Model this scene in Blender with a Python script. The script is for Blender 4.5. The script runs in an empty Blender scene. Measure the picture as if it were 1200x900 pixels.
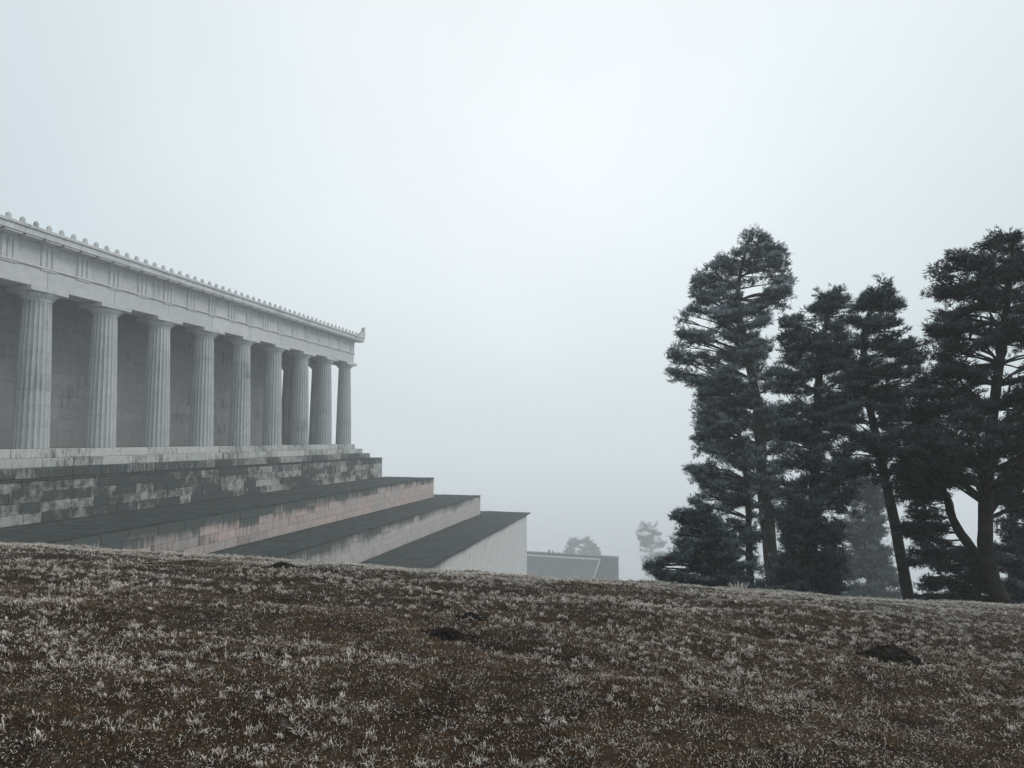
import bpy, bmesh, math, random
import numpy as np
from mathutils import Vector, Matrix

sc = bpy.context.scene
COL = sc.collection
R = math.radians

# ------------------------------------------------------------------ camera
F = 634.0                      # focal length in pixels of a 1200 px wide picture
PHI = R(15.85)                 # yaw of the camera to the left of the temple's long axis (+Y)
PITCH = R(3.3)
SHIFT = 28.4
EYE = 1.65
cam_d = bpy.data.cameras.new('camera')
cam = bpy.data.objects.new('camera', cam_d)
COL.objects.link(cam)
cam.location = (0, 0, EYE)
cam.rotation_euler = (R(90) + PITCH, 0, PHI)
cam_d.sensor_width = 36.0
cam_d.lens = F / 1200 * 36
cam_d.shift_y = SHIFT / 1200
cam_d.clip_start = 0.05
cam_d.clip_end = 6000
sc.camera = cam

FWD = np.array([-math.sin(PHI), math.cos(PHI)])
RGT = np.array([math.cos(PHI), math.sin(PHI)])
MAT = cam.rotation_euler.to_matrix()

def at(px, py, d):
    """world point seen at photo pixel (px, py), d metres ahead of the camera"""
    v = MAT @ Vector(((px - 600) / F, (450 + SHIFT - py) / F, -1.0))
    k = d / (v.x * FWD[0] + v.y * FWD[1])
    return np.array([v.x * k, v.y * k, EYE + v.z * k])

# ------------------------------------------------------------------ light
SUN_EL, SUN_AZ = R(40), PHI - R(75)         # sun veiled by cloud and fog, ahead and to the right
sun_dir = Vector((-math.sin(SUN_AZ) * math.cos(SUN_EL), math.cos(SUN_AZ) * math.cos(SUN_EL), math.sin(SUN_EL)))
sun_d = bpy.data.lights.new('sun', 'SUN')
sun_d.energy = 1.5
sun_d.angle = R(30)
sun_d.color = (1.0, 0.975, 0.95)
sun = bpy.data.objects.new('sun', sun_d)
COL.objects.link(sun)
sun.rotation_euler = sun_dir.to_track_quat('Z', 'Y').to_euler()

world = bpy.data.worlds.new('World')
sc.world = world
world.use_nodes = True
nt = world.node_tree
nt.nodes.clear()
def wn(t, **kw):
    n = nt.nodes.new(t)
    for k, v in kw.items():
        setattr(n, k, v)
    return n
wout = wn('ShaderNodeOutputWorld')
bg = wn('ShaderNodeBackground')
bg.inputs['Strength'].default_value = 0.1
sky = wn('ShaderNodeTexSky', sky_type='NISHITA', sun_disc=False)
sky.sun_elevation = SUN_EL
sky.sun_rotation = -SUN_AZ
sky.dust_density = 6.0
sky.air_density = 2.0
tc = wn('ShaderNodeTexCoord')
dot = wn('ShaderNodeVectorMath', operation='DOT_PRODUCT')
dot.inputs[1].default_value = (-math.sin(PHI) * .82, math.cos(PHI) * .82, .57)   # thinnest part of the cloud
nt.links.new(tc.outputs['Generated'], dot.inputs[0])
ramp = wn('ShaderNodeValToRGB')          # even cloud cover, a little brighter straight ahead, apart from the sun
cr = ramp.color_ramp
cr.elements[0].position = 0.0
cr.elements[0].color = (0.585, 0.68, 0.73, 1)
cr.elements[1].position = 1.0
cr.elements[1].color = (0.90, 0.965, 0.985, 1)
e = cr.elements.new(0.70); e.color = (0.60, 0.70, 0.75, 1)
e = cr.elements.new(0.87); e.color = (0.775, 0.855, 0.89, 1)
nt.links.new(dot.outputs['Value'], ramp.inputs[0])
noi = wn('ShaderNodeTexNoise')
noi.inputs['Scale'].default_value = 1.6
noi.inputs['Detail'].default_value = 3
nt.links.new(tc.outputs['Generated'], noi.inputs['Vector'])
mr = wn('ShaderNodeMapRange')
mr.inputs['From Min'].default_value = 0.3
mr.inputs['From Max'].default_value = 0.7
mr.inputs['To Min'].default_value = 9.0
mr.inputs['To Max'].default_value = 10.0
nt.links.new(noi.outputs['Fac'], mr.inputs['Value'])
cloud = wn('ShaderNodeVectorMath', operation='SCALE')
nt.links.new(ramp.outputs['Color'], cloud.inputs[0])
nt.links.new(mr.outputs['Result'], cloud.inputs['Scale'])
mixc = wn('ShaderNodeMix', data_type='RGBA')
mixc.inputs[0].default_value = 0.93
nt.links.new(sky.outputs['Color'], mixc.inputs[6])
nt.links.new(cloud.outputs[0], mixc.inputs[7])
nt.links.new(mixc.outputs[2], bg.inputs['Color'])
nt.links.new(bg.outputs[0], wout.inputs['Surface'])

sc.view_settings.view_transform = 'Standard'
sc.view_settings.look = 'None'
sc.view_settings.gamma = 1.0
sc.view_settings.exposure = 0.15
sc.render.engine = 'CYCLES'
sc.cycles.volume_bounces = 24
sc.cycles.max_bounces = 24
sc.cycles.diffuse_bounces = 3
sc.cycles.transparent_max_bounces = 8
HAZE_DENSITY = 0.0027

# ------------------------------------------------------------------ helpers
rng = np.random.default_rng(7)
random.seed(7)

def lattice(seed):
    r = np.random.default_rng(seed)
    return r.random((256, 256))
_LAT = {}
def vnoise(x, y, seed=0):
    L = _LAT.setdefault(seed, lattice(seed))
    x = np.asarray(x, float); y = np.asarray(y, float)
    xi = np.floor(x).astype(int); yi = np.floor(y).astype(int)
    fx = x - xi; fy = y - yi
    fx = fx * fx * (3 - 2 * fx); fy = fy * fy * (3 - 2 * fy)
    a = L[xi & 255, yi & 255]; b = L[(xi + 1) & 255, yi & 255]
    c = L[xi & 255, (yi + 1) & 255]; d = L[(xi + 1) & 255, (yi + 1) & 255]
    return (a * (1 - fx) + b * fx) * (1 - fy) + (c * (1 - fx) + d * fx) * fy
def fbm(x, y, seed=0, n=3):
    s = 0; a = 1; t = 0
    for i in range(n):
        s = s + a * vnoise(x * 2 ** i, y * 2 ** i, seed + i); t += a; a *= .5
    return s / t
def sstep(a, b, x):
    t = np.clip((x - a) / (b - a), 0, 1)
    return t * t * (3 - 2 * t)

def mesh_np(name, verts, faces_flat, loop_start, loop_total):
    me = bpy.data.meshes.new(name)
    verts = np.asarray(verts, np.float32)
    me.vertices.add(len(verts))
    me.vertices.foreach_set('co', verts.ravel())
    me.loops.add(len(faces_flat))
    me.loops.foreach_set('vertex_index', np.asarray(faces_flat, np.int32))
    me.polygons.add(len(loop_start))
    me.polygons.foreach_set('loop_start', np.asarray(loop_start, np.int32))
    me.polygons.foreach_set('loop_total', np.asarray(loop_total, np.int32))
    me.polygons.foreach_set('use_smooth', np.zeros(len(loop_start), bool))
    me.update(calc_edges=True)
    return me
def mesh_quads(name, verts, quads):
    q = np.asarray(quads, np.int32)
    n, k = q.shape
    return mesh_np(name, verts, q.ravel(), np.arange(n) * k, np.full(n, k))

def link(name, me, mat=None, parent=None, loc=None):
    o = bpy.data.objects.new(name, me)
    COL.objects.link(o)
    if mat is not None and me is not None and len(me.materials) == 0:
        me.materials.append(mat)
    if loc is not None:
        o.location = loc
    if parent is not None:
        o.parent = parent
    return o
def tag(o, label=None, cat=None, group=None, kind=None):
    if label: o['label'] = label
    if cat: o['category'] = cat
    if group: o['group'] = group
    if kind: o['kind'] = kind
    return o
def thing(name, label, cat, loc=(0, 0, 0), group=None):
    o = bpy.data.objects.new(name, None)
    COL.objects.link(o)
    o.location = loc
    o.empty_display_size = 0.5
    return tag(o, label, cat, group)

_BOX = {}
def box_mesh(sx, sy, sz, mat, bev=0.02):
    """bevelled box centred on the origin, shared between pieces of one size"""
    key = (round(sx, 3), round(sy, 3), round(sz, 3), mat.name, bev)
    if key in _BOX:
        return _BOX[key]
    bm = bmesh.new()
    bmesh.ops.create_cube(bm, size=1.0)
    bmesh.ops.scale(bm, vec=(sx, sy, sz), verts=bm.verts)
    if bev:
        bmesh.ops.bevel(bm, geom=list(bm.edges), offset=bev, segments=1, affect='EDGES')
    me = bpy.data.meshes.new('block')
    bm.to_mesh(me); bm.free()
    me.materials.append(mat)
    _BOX[key] = me
    return me
def box(name, x0, x1, y0, y1, z0, z1, mat, parent, bev=0.02, jit=0.0):
    me = box_mesh(x1 - x0, y1 - y0, z1 - z0, mat, bev)
    o = bpy.data.objects.new(name, me)
    COL.objects.link(o)
    o.location = ((x0 + x1) / 2, (y0 + y1) / 2, (z0 + z1) / 2)
    if parent is not None:
        o.parent = parent
        o.location = Vector(o.location) - parent.location
    return o

# ------------------------------------------------------------------ materials
def new_mat(name):
    m = bpy.data.materials.new(name)
    m.use_nodes = True
    n = m.node_tree
    b = n.nodes['Principled BSDF']
    b.inputs['Specular IOR Level'].default_value = 0.25
    b.inputs['Roughness'].default_value = 0.9
    return m, n, b
def N(n, t, **kw):
    x = n.nodes.new(t)
    for k, v in kw.items():
        setattr(x, k, v)
    return x
def mixrgb(n, fac, a, b, blend='MIX'):
    m = N(n, 'ShaderNodeMix', data_type='RGBA', blend_type=blend)
    for s, v in ((0, fac), (6, a), (7, b)):
        if isinstance(v, bpy.types.NodeSocket):
            n.links.new(v, m.inputs[s])
        else:
            m.inputs[s].default_value = v if s == 0 else (*v, 1)
    return m.outputs[2]
def noise(n, scale, detail=4, rough=.55, vec=None, dim=(1, 1, 1)):
    if vec is None:
        g = N(n, 'ShaderNodeNewGeometry')
        vec = g.outputs['Position']
    mp = N(n, 'ShaderNodeMapping')
    mp.inputs['Scale'].default_value = dim
    n.links.new(vec, mp.inputs['Vector'])
    t = N(n, 'ShaderNodeTexNoise')
    t.inputs['Scale'].default_value = scale
    t.inputs['Detail'].default_value = detail
    t.inputs['Roughness'].default_value = rough
    n.links.new(mp.outputs[0], t.inputs['Vector'])
    return t.outputs['Fac']
def mrange(n, v, a, b, c=0., d=1., smooth=True):
    m = N(n, 'ShaderNodeMapRange')
    if smooth: m.interpolation_type = 'SMOOTHSTEP'
    n.links.new(v, m.inputs['Value'])
    for s, x in (('From Min', a), ('From Max', b), ('To Min', c), ('To Max', d)):
        m.inputs[s].default_value = x
    return m.outputs['Result']
def math_(n, op, a, b):
    m = N(n, 'ShaderNodeMath', operation=op)
    for i, v in enumerate((a, b)):
        if isinstance(v, bpy.types.NodeSocket): n.links.new(v, m.inputs[i])
        else: m.inputs[i].default_value = v
    return m.outputs[0]
def orand(n):
    return N(n, 'ShaderNodeObjectInfo').outputs['Random']
def bump(n, b, h, strength=.4, dist=.02):
    x = N(n, 'ShaderNodeBump')
    x.inputs['Strength'].default_value = strength
    x.inputs['Distance'].default_value = dist
    n.links.new(h, x.inputs['Height'])
    n.links.new(x.outputs[0], b.inputs['Normal'])

def stone_mat(name, light, light2, dark, dark_lo, dark_hi, streak=(3.0, 3.0, .35), var=.35, patch=0.0, zstain=None):
    """limestone: tone per block, mottling, dark algae in runs; zstain = (top z, depth) of the damp band under a ledge"""
    m, n, b = new_mat(name)
    r = orand(n)
    base = mixrgb(n, r, light, light2)
    mott = noise(n, 2.2, 6, .65)
    base = mixrgb(n, mrange(n, mott, .3, .75, 0, .5), base, tuple(c * .62 for c in light))
    st = noise(n, 1.5, 9, .68, dim=streak)
    big = noise(n, .35, 3, .5)
    s = math_(n, 'ADD', math_(n, 'MULTIPLY', st, .6), math_(n, 'MULTIPLY', big, .4))
    if patch:
        r2 = N(n, 'ShaderNodeTexWhiteNoise', noise_dimensions='1D')
        n.links.new(r, r2.inputs['W'])
        s = math_(n, 'ADD', s, math_(n, 'MULTIPLY', math_(n, 'SUBTRACT', r2.outputs['Value'], .5), patch))
    if zstain:
        g = N(n, 'ShaderNodeNewGeometry')
        sp = N(n, 'ShaderNodeSeparateXYZ')
        n.links.new(g.outputs['Position'], sp.inputs[0])
        zz = mrange(n, sp.outputs['Z'], zstain[0] - zstain[1], zstain[0], -.12, .30, False)
        s = math_(n, 'ADD', s, zz)
        yy = mrange(n, sp.outputs['Y'], 22, 46, .17, -.06, False)
        s = math_(n, 'ADD', s, yy)
    f = mrange(n, s, dark_lo, dark_hi)
    col = mixrgb(n, f, base, dark)
    fine = noise(n, 26, 4, .6)
    col = mixrgb(n, mrange(n, fine, .3, .7, 0, .35), col, (0.10, 0.105, 0.10))
    n.links.new(col, b.inputs['Base Color'])
    bump(n, b, math_(n, 'ADD', fine, mott), .5, .02)
    return m

M = {}
M['temple'] = stone_mat('temple_limestone', (.58, .585, .585), (.51, .52, .52), (.12, .14, .14), .52, .78, patch=.08)
M['column'] = stone_mat('column_limestone', (.48, .49, .49), (.42, .44, .44), (.10, .125, .12), .50, .76, streak=(5, 5, .3), patch=.10)
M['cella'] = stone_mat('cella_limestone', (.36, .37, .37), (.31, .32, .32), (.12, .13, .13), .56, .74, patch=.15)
M['step'] = stone_mat('step_limestone', (.54, .55, .53), (.43, .45, .435), (.03, .042, .038), .46, .66, streak=(5, 5, .8), patch=.12)
M['step_damp'] = stone_mat('damp_step_limestone', (.45, .47, .45), (.36, .38, .365), (.025, .036, .033), .33, .54, streak=(5, 5, .8), patch=.14)
M['wall_mossy'] = stone_mat('algae_stained_stone', (.43, .42, .40), (.33, .34, .33), (.022, .032, .03), .36, .54, streak=(1.8, 1.8, 1.3), patch=.17)
ZB, ZC, ZD = EYE - 4.52, EYE - 6.85, EYE - 9.15
M['wall_pink'] = stone_mat('pinkish_stone', (.55, .42, .385), (.40, .375, .36), (.045, .058, .054), .44, .74, streak=(3.0, 3.0, .5), patch=.24, zstain=(ZB, 1.3))
M['wall_grey'] = stone_mat('pale_grey_stone', (.50, .46, .44), (.45, .43, .42), (.05, .062, .058), .45, .76, streak=(3.0, 3.0, .45), patch=.14, zstain=(ZC, 1.2))
M['wall_pale'] = stone_mat('pale_plain_stone', (.54, .53, .515), (.50, .50, .49), (.06, .07, .066), .56, .84, streak=(2.6, 2.6, .25), patch=.05, zstain=(ZD, 1.3))

def simple(name, c1, c2, scale=3, rough=.95, bs=.5, bd=.03):
    m, n, b = new_mat(name)
    f = noise(n, scale, 6, .65)
    n.links.new(mixrgb(n, mrange(n, f, .3, .7), c1, c2), b.inputs['Base Color'])
    b.inputs['Roughness'].default_value = rough
    bump(n, b, noise(n, scale * 6, 4, .6), bs, bd)
    return m
M['tread'] = simple('mossy_ledge', (.005, .009, .008), (.040, .050, .046), 1.3)
M['coping'] = simple('weathered_coping', (.10, .115, .11), (.30, .30, .29), 1.6)
M['core'] = simple('mortar', (.03, .035, .033), (.07, .075, .07), 4)
M['roof'] = simple('roof_metal', (.12, .15, .15), (.20, .23, .22), 1)
M['bark'] = simple('pine_bark', (.016, .014, .012), (.045, .038, .032), 5, bd=.05, bs=.9)
M['soil'] = simple('bare_soil', (.006, .005, .004), (.034, .024, .017), 14, bs=1, bd=.03)
M['far_stone'] = simple('distant_terrace_stone', (.08, .095, .10), (.14, .15, .155), .6)
M['white_trim'] = simple('pale_stone_trim', (.36, .37, .37), (.44, .45, .45), 2)
M['cloth_dark'] = simple('dark_winter_clothing', (.03, .032, .04), (.06, .06, .07), 9)
M['skin'] = simple('skin', (.42, .27, .2), (.5, .33, .26), 9)
M['metal'] = simple('dark_metal', (.05, .055, .06), (.09, .095, .1), 8)

def foliage_mat(name, dark, mid, frost, amount):
    m, n, b = new_mat(name)
    a = N(n, 'ShaderNodeAttribute', attribute_name='tone')
    sp = N(n, 'ShaderNodeSeparateColor')
    n.links.new(a.outputs['Color'], sp.inputs[0])
    c = mixrgb(n, sp.outputs[0], dark, mid)
    frost_light = math_(n, 'MULTIPLY', sp.outputs[1], amount)
    n.links.new(mixrgb(n, frost_light, c, frost), b.inputs['Base Color'])
    b.inputs['Roughness'].default_value = .85
    b.inputs['Specular IOR Level'].default_value = .15
    return m
M['needle'] = foliage_mat('pine_needles', (.006, .012, .012), (.028, .050, .050), (.50, .60, .64), 1.0)
M['needle_brown'] = foliage_mat('russet_pine_needles', (.007, .009, .0085), (.028, .031, .029), (.42, .46, .48), .5)
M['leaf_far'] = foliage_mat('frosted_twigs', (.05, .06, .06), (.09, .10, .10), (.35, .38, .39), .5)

# grass: brown blade, white rime towards the tip
def grass_mat():
    m, n, b = new_mat('frosted_grass_blades')
    a = N(n, 'ShaderNodeAttribute', attribute_name='tone')
    sp = N(n, 'ShaderNodeSeparateColor')
    n.links.new(a.outputs['Color'], sp.inputs[0])
    c = mixrgb(n, sp.outputs[0], (.018, .010, .005), (.26, .155, .082))
    c = mixrgb(n, sp.outputs[2], c, (.030, .036, .018))
    n.links.new(mixrgb(n, sp.outputs[1], c, (.87, .815, .75)), b.inputs['Base Color'])
    b.inputs['Roughness'].default_value = .8
    b.inputs['Specular IOR Level'].default_value = .15
    return m
M['grass'] = grass_mat()
def ground_mat():
    m, n, b = new_mat('winter_turf')
    f = noise(n, 3.5, 6, .7)
    c = mixrgb(n, mrange(n, f, .3, .7), (.012, .0075, .005), (.048, .030, .017))
    f2 = noise(n, 11, 5, .7)
    c = mixrgb(n, mrange(n, f2, .55, .72, 0, .45), c, (.24, .22, .20))
    g = N(n, 'ShaderNodeNewGeometry')                       # crest rime; unseen valley paled too, added as a reflector to brighten the fog
    ln = N(n, 'ShaderNodeVectorMath', operation='LENGTH')
    n.links.new(g.outputs['Position'], ln.inputs[0])
    big = noise(n, .05, 4, .6)
    fa = math_(n, 'MULTIPLY', mrange(n, ln.outputs['Value'], 7.5, 30), mrange(n, big, .25, .6, .85, 1))
    c = mixrgb(n, fa, c, (.46, .475, .485))
    n.links.new(c, b.inputs['Base Color'])
    b.inputs['Roughness'].default_value = 1
    b.inputs['Specular IOR Level'].default_value = .1
    bump(n, b, noise(n, 40, 4, .7), 1, .03)
    return m
M['ground'] = ground_mat()

# ------------------------------------------------------------------ ground
GM, GC, GK = -0.10, 0.0183, 0.066
D1 = (0.36 - GM) / (2 * GC)
def hill(d, w):
    """height of the hill; d metres ahead of the photographer, w metres to the right"""
    d = np.asarray(d, float); w = np.asarray(w, float)
    dc = np.clip(d, -1.5, D1)
    z = -GM * dc - GC * dc * dc
    ex = np.maximum(d - D1, 0)
    z = z - np.where(ex < 130, .36 * ex, .36 * 130 + 30 * (1 - np.exp(-(ex - 130) * .36 / 30)))
    z = z - GK * 16 * np.tanh(w / 16) + .0007 * np.minimum(w * w, 100) * 0
    return z
def bumps(d, w):
    fade = np.exp(-np.maximum(np.hypot(d - 6, w * .7) - 9, 0) / 6)
    b = (fbm(d * 2.6 + 40, w * 1.25 + 9, 11, 3) - .5) * .115 + (fbm(d * .7 + 5, w * .45 + 2, 21, 2) - .5) * .09
    return b * fade
def hz(d, w):
    return hill(d, w) + bumps(d, w)
def to_world(d, w, z):
    d = np.asarray(d); w = np.asarray(w)
    return np.stack([FWD[0] * d + RGT[0] * w, FWD[1] * d + RGT[1] * w, z], -1)

def build_ground():
    near_d = np.arange(-2, 16, .09)
    far_d = 16 * np.geomspace(1.02, 100, 60)
    back = -2 - np.geomspace(.3, 500, 24)[::-1]
    ds = np.concatenate([back, near_d, far_d])
    near_w = np.arange(-14, 14, .10)
    fw = 14 * np.geomspace(1.0, 110, 50)
    ws = np.concatenate([-fw[::-1] - .05, near_w, fw + .05])
    D, Wd = np.meshgrid(ds, ws, indexing='ij')
    V = to_world(D, Wd, hz(D, Wd)).reshape(-1, 3)
    nd, nw = D.shape
    i = np.arange(nd - 1)[:, None] * nw + np.arange(nw - 1)[None, :]
    q = np.stack([i, i + 1, i + nw + 1, i + nw], -1).reshape(-1, 4)[:, ::-1]
    me = mesh_quads('ground', V, q)
    me.polygons.foreach_set('use_smooth', np.ones(len(q), bool))
    o = link('ground', me, M['ground'])
    tag(o, kind='structure')
build_ground()

MOLES = [(1048, 775, .22, .11), (527, 747, .16, .045), (552, 725, .10, .04), (333, 666, .16, .06)]
MOLE_POS = []
def hit_ground(px, py):
    lo = None
    for d in np.arange(1.5, 14, .02):
        p = at(px, py, d)
        w = p[0] * RGT[0] + p[1] * RGT[1]
        if p[2] <= hz(d, w):
            return d, w
    return 11.0, (px - 600) / F * 11.0
for px, py, r, h in MOLES:
    d, w = hit_ground(px, py)
    MOLE_POS.append((d, w, r * (1 if d < 7 else 1.2), h))

def build_grass():
    r = np.random.default_rng(3)
    # individual blades; density falls with distance
    def sample(n, d0, d1, power):
        u = r.random(n)
        d = (d0 ** power + u * (d1 ** power - d0 ** power)) ** (1 / power)
        w = (r.random(n) * 2 - 1) * (d * .99 + .6)
        return d, w
    ds, ws = [], []
    for n, d0, d1, p in ((190000, 1.9, 5.0, 1.6), (200000, 5.0, 11.6, 1.5), (50000, 8.2, 10.8, 1.5)):
        a, b = sample(n, d0, d1, p)
        ds.append(a); ws.append(b)
    n = 80000                                   # the lawn goes on to both sides and under the photographer
    a = r.random(n) * 13.2 - 1.6
    edge_ = np.maximum(a * .99 + .6, 0) * (a > 1.9)
    b = np.where(r.random(n) < .5, 1, -1) * (edge_ + r.random(n) * 4.0)
    ds.append(a); ws.append(b)
    # tussocks: clusters of longer, whiter blades
    nc = 21000
    cd, cw = sample(nc, 1.9, 12, 1.45)
    xd = r.random(3500) * 13.2 - 1.6
    xw = np.where(r.random(3500) < .5, 1, -1) * (np.maximum(xd * .99 + .6, 0) * (xd > 1.9) + r.random(3500) * 4.0)
    cd = np.concatenate([cd, xd]); cw = np.concatenate([cw, xw]); nc = len(cd)
    cf = fbm(cd * 3.0 + 3, cw * .8, 51, 2)
    keep = cf + (r.random(nc) - .5) * .60 > .545
    cd, cw = cd[keep], cw[keep]
    cs = np.clip(.5 + .7 * r.random(len(cd)) ** 1.5 , 0, 1.2)
    k = 18
    td = np.repeat(cd, k); tw = np.repeat(cw, k)
    rad = np.repeat((.010 + .032 * r.random(len(cd)) ** 1.7) * cs, k)
    an = r.random(len(td)) * 2 * np.pi
    rr = rad * np.sqrt(r.random(len(td)))
    td = td + rr * np.sin(an) * .8; tw = tw + rr * np.cos(an) * 1.7
    ds.append(td); ws.append(tw)
    d = np.concatenate(ds); w = np.concatenate(ws)
    tus = np.zeros(len(d)); tus[-len(td):] = np.repeat(.55 + .45 * r.random(len(cd)), k)
    # no grass on the bare soil
    ok = np.ones(len(d), bool)
    for md, mw, mr_, mh in MOLE_POS:
        ok &= ((d - md) / (mr_ * .8)) ** 2 + ((w - mw) / mr_) ** 2 > r.random(len(d)) * .35 + .68
    lift = np.zeros(len(d)); lift[-len(td):] = .022 * np.repeat(cs, k) * np.clip(1 - (rr / rad) ** 2, 0, 1)
    d, w, tus, lift = d[ok], w[ok], tus[ok], lift[ok]
    n = len(d)
    bz = bumps(d, w)
    patch = fbm(d * 8.5 + 11, w * 5.0 + 4, 61, 2)
    broad = fbm(d * .8 + 1, w * .5 + 7, 71, 2)
    far = sstep(4.0, 9.5, d)
    crest = sstep(7.8, 9.4, d + .03 * w)
    frost = sstep(.54, .68, patch + 1.2 * bz + .30 * (broad - .5) + .07 * far + .16 * crest + (r.random(n) - .5) * .12)
    frost = frost * (r.random(n) < .42 + .3 * far) * (.35 + .65 * r.random(n))
    speck = (r.random(n) < .27 + .22 * far + .3 * crest) * r.random(n) ** 1.3
    frost = np.clip(np.maximum(frost, speck) * (.75 + .25 * far), 0, 1)
    frost = np.maximum(frost, crest * (r.random(n) < .8) * (.3 + .7 * r.random(n)))
    frost = np.where(tus > 0, tus * (.6 + .4 * r.random(n)), frost)
    L = (.008 + .013 * r.random(n) ** 1.3) * (1 + .5 * frost) + (tus > 0) * .019 * r.random(n)
    long_ = r.random(n) < .012
    L = np.where(long_, L * 1.6, L)
    wid = (.0016 + .0013 * r.random(n)) + .00050 * np.maximum(d, 1)
    az = r.random(n) * 2 * np.pi
    lean = .55 + 1.0 * r.random(n)          # radians from upright
    lean = np.where(tus > 0, .35 + .95 * r.random(n), lean)
    base = to_world(d, w, hz(d, w) - .004 + lift)
    dirh = np.stack([np.cos(az), np.sin(az), np.zeros(n)], -1)
    side = np.stack([-np.sin(az), np.cos(az), np.zeros(n)], -1)
    tw_ = (r.random(n) - .5) * 1.6
    side = side * np.cos(tw_)[:, None] + np.cross(dirh, side) * np.sin(tw_)[:, None] * .5
    up = np.array([0, 0, 1.])
    mid = base + (dirh * np.sin(lean * .55)[:, None] + up * np.cos(lean * .55)[:, None]) * (L * .55)[:, None]
    tip = mid + (dirh * np.sin(lean * 1.25)[:, None] + up * np.cos(lean * 1.25)[:, None]) * (L * .55)[:, None]
    hw = (wid / 2)[:, None]
    V = np.stack([base - side * hw, base + side * hw, mid + side * hw * .95, mid - side * hw * .95, tip], 1)
    i = np.arange(n) * 5
    loops = np.stack([i, i + 1, i + 2, i + 3, i + 3, i + 2, i + 4], 1).ravel()
    tot = np.tile([4, 3], n)
    start = np.concatenate([[0], np.cumsum(tot)[:-1]])
    me = mesh_np('grass', V.reshape(-1, 3), loops, start, tot)
    col = np.zeros((n, 5, 4), np.float32)
    col[..., 3] = 1
    col[..., 0] = r.random(n)[:, None]
    col[..., 2] = (sstep(.55, .7, fbm(d * .9 + 60, w * .9, 81, 2)) * r.random(n))[:, None]
    for k_, t in enumerate((0.0, 0.0, .75, .75, 1.0)):
        col[:, k_, 1] = np.clip(frost * t * 1.2, 0, 1)
    at_ = me.color_attributes.new('tone', 'FLOAT_COLOR', 'POINT')
    at_.data.foreach_set('color', col.ravel())
    o = link('grass', me, M['grass'])
    tag(o, 'short brown winter grass tipped with white hoar frost over the hilltop', 'grass', kind='stuff')
build_grass()

MOLE_LABELS = ['largest black molehill, out in the frosted grass on the right of the hill',
               'low dark molehill in the middle of the frosted lawn',
               'smallest dark molehill just behind and right of the central low molehill',
               'flat dark molehill close under the hill crest below the second dark ledge']
def build_moles():
    for k, (d, w, r_, h) in enumerate(MOLE_POS):
        rg = np.random.default_rng(100 + k)
        nr, na = 9, 26
        V = []
        z0 = float(hz(d, w))
        c = to_world(d, w, z0)
        for i in range(nr + 1):
            t = i / nr
            for j in range(na):
                a = j / na * 2 * np.pi
                rr = r_ * t * (1 + .22 * (vnoise(3 * math.cos(a) + 9 * k, 3 * math.sin(a) + 5, 5) - .5) * 2)
                dd, ww = rr * .8 * math.sin(a), rr * math.cos(a)
                prof = h * (1 - t * t) ** 1.1 * (1 - .3 * ww / r_)
                zz = float(hz(d + dd, w + ww)) + prof + (rg.random() - .5) * .04 * (1 - t * .6) - .012 * t
                p = to_world(d + dd, w + ww, zz)
                V.append(p - c)
        q = [(i * na + j, i * na + (j + 1) % na, (i + 1) * na + (j + 1) % na, (i + 1) * na + j) for i in range(nr) for j in range(na)]
        me = mesh_quads('molehill', V, q)
        o = link('molehill', me, M['soil'], loc=c)
        tag(o, MOLE_LABELS[k], 'molehill', 'molehills in the frosted grass')
        # crumbs of earth round it
        nb = 90
        A = rg.random(nb) * 6.28; Q = r_ * (.1 + 1.3 * rg.random(nb))
        vs, fs = [], []
        for a, qd in zip(A, Q):
            dd, ww = qd * .8 * math.sin(a), qd * math.cos(a)
            t = min(qd / r_, 1)
            p = to_world(d + dd, w + ww, float(hz(d + dd, w + ww)) + h * (1 - t * t) ** 1.1 * (1 - .3 * ww / r_) + .004) - c
            s = .008 + .018 * rg.random()
            b0 = len(vs)
            for v in ((1, 0, 0), (-1, 0, 0), (0, 1, 0), (0, -1, 0), (0, 0, .8), (0, 0, -.8)):
                vs.append(p + np.array(v) * s * (.7 + .6 * rg.random()))
            for f in ((0, 2, 4), (2, 1, 4), (1, 3, 4), (3, 0, 4), (2, 0, 5), (1, 2, 5), (3, 1, 5), (0, 3, 5)):
                fs.append([b0 + x for x in f])
        ce = link('soil_crumbs', mesh_quads('soil_crumbs', vs, fs), M['soil'], parent=o)
        ce['kind'] = 'stuff'
build_moles()

# ------------------------------------------------------------------ temple
ZS = EYE - 0.55                      # stylobate (temple floor)
XC = -35.9                           # axis of the near long colonnade
YF = 55.0                            # axis of the front row
FLANK = [55.0, 51.2] + [47.2 - 4.05 * k for k in range(15)]
FRONT = [0, 3.6, 7.6, 11.6, 15.6, 19.6, 23.6, 27.2]
XFAR = XC - 27.2
YB = -12.0                           # where the building is cut off, behind the photographer
H_SHAFT, H_COL = 8.72, 9.45
RB, RT = .87, .67

temple = thing('temple', 'long grey stone temple with fluted Doric columns on a stepped base', 'temple', (XC - 13.6, 20, ZS))
def P(x0, x1, y0, y1, z0, z1, name, mat, bev=.015):
    return box(name, x0, x1, y0, y1, ZS + z0, ZS + z1, M[mat], temple, bev)

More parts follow.
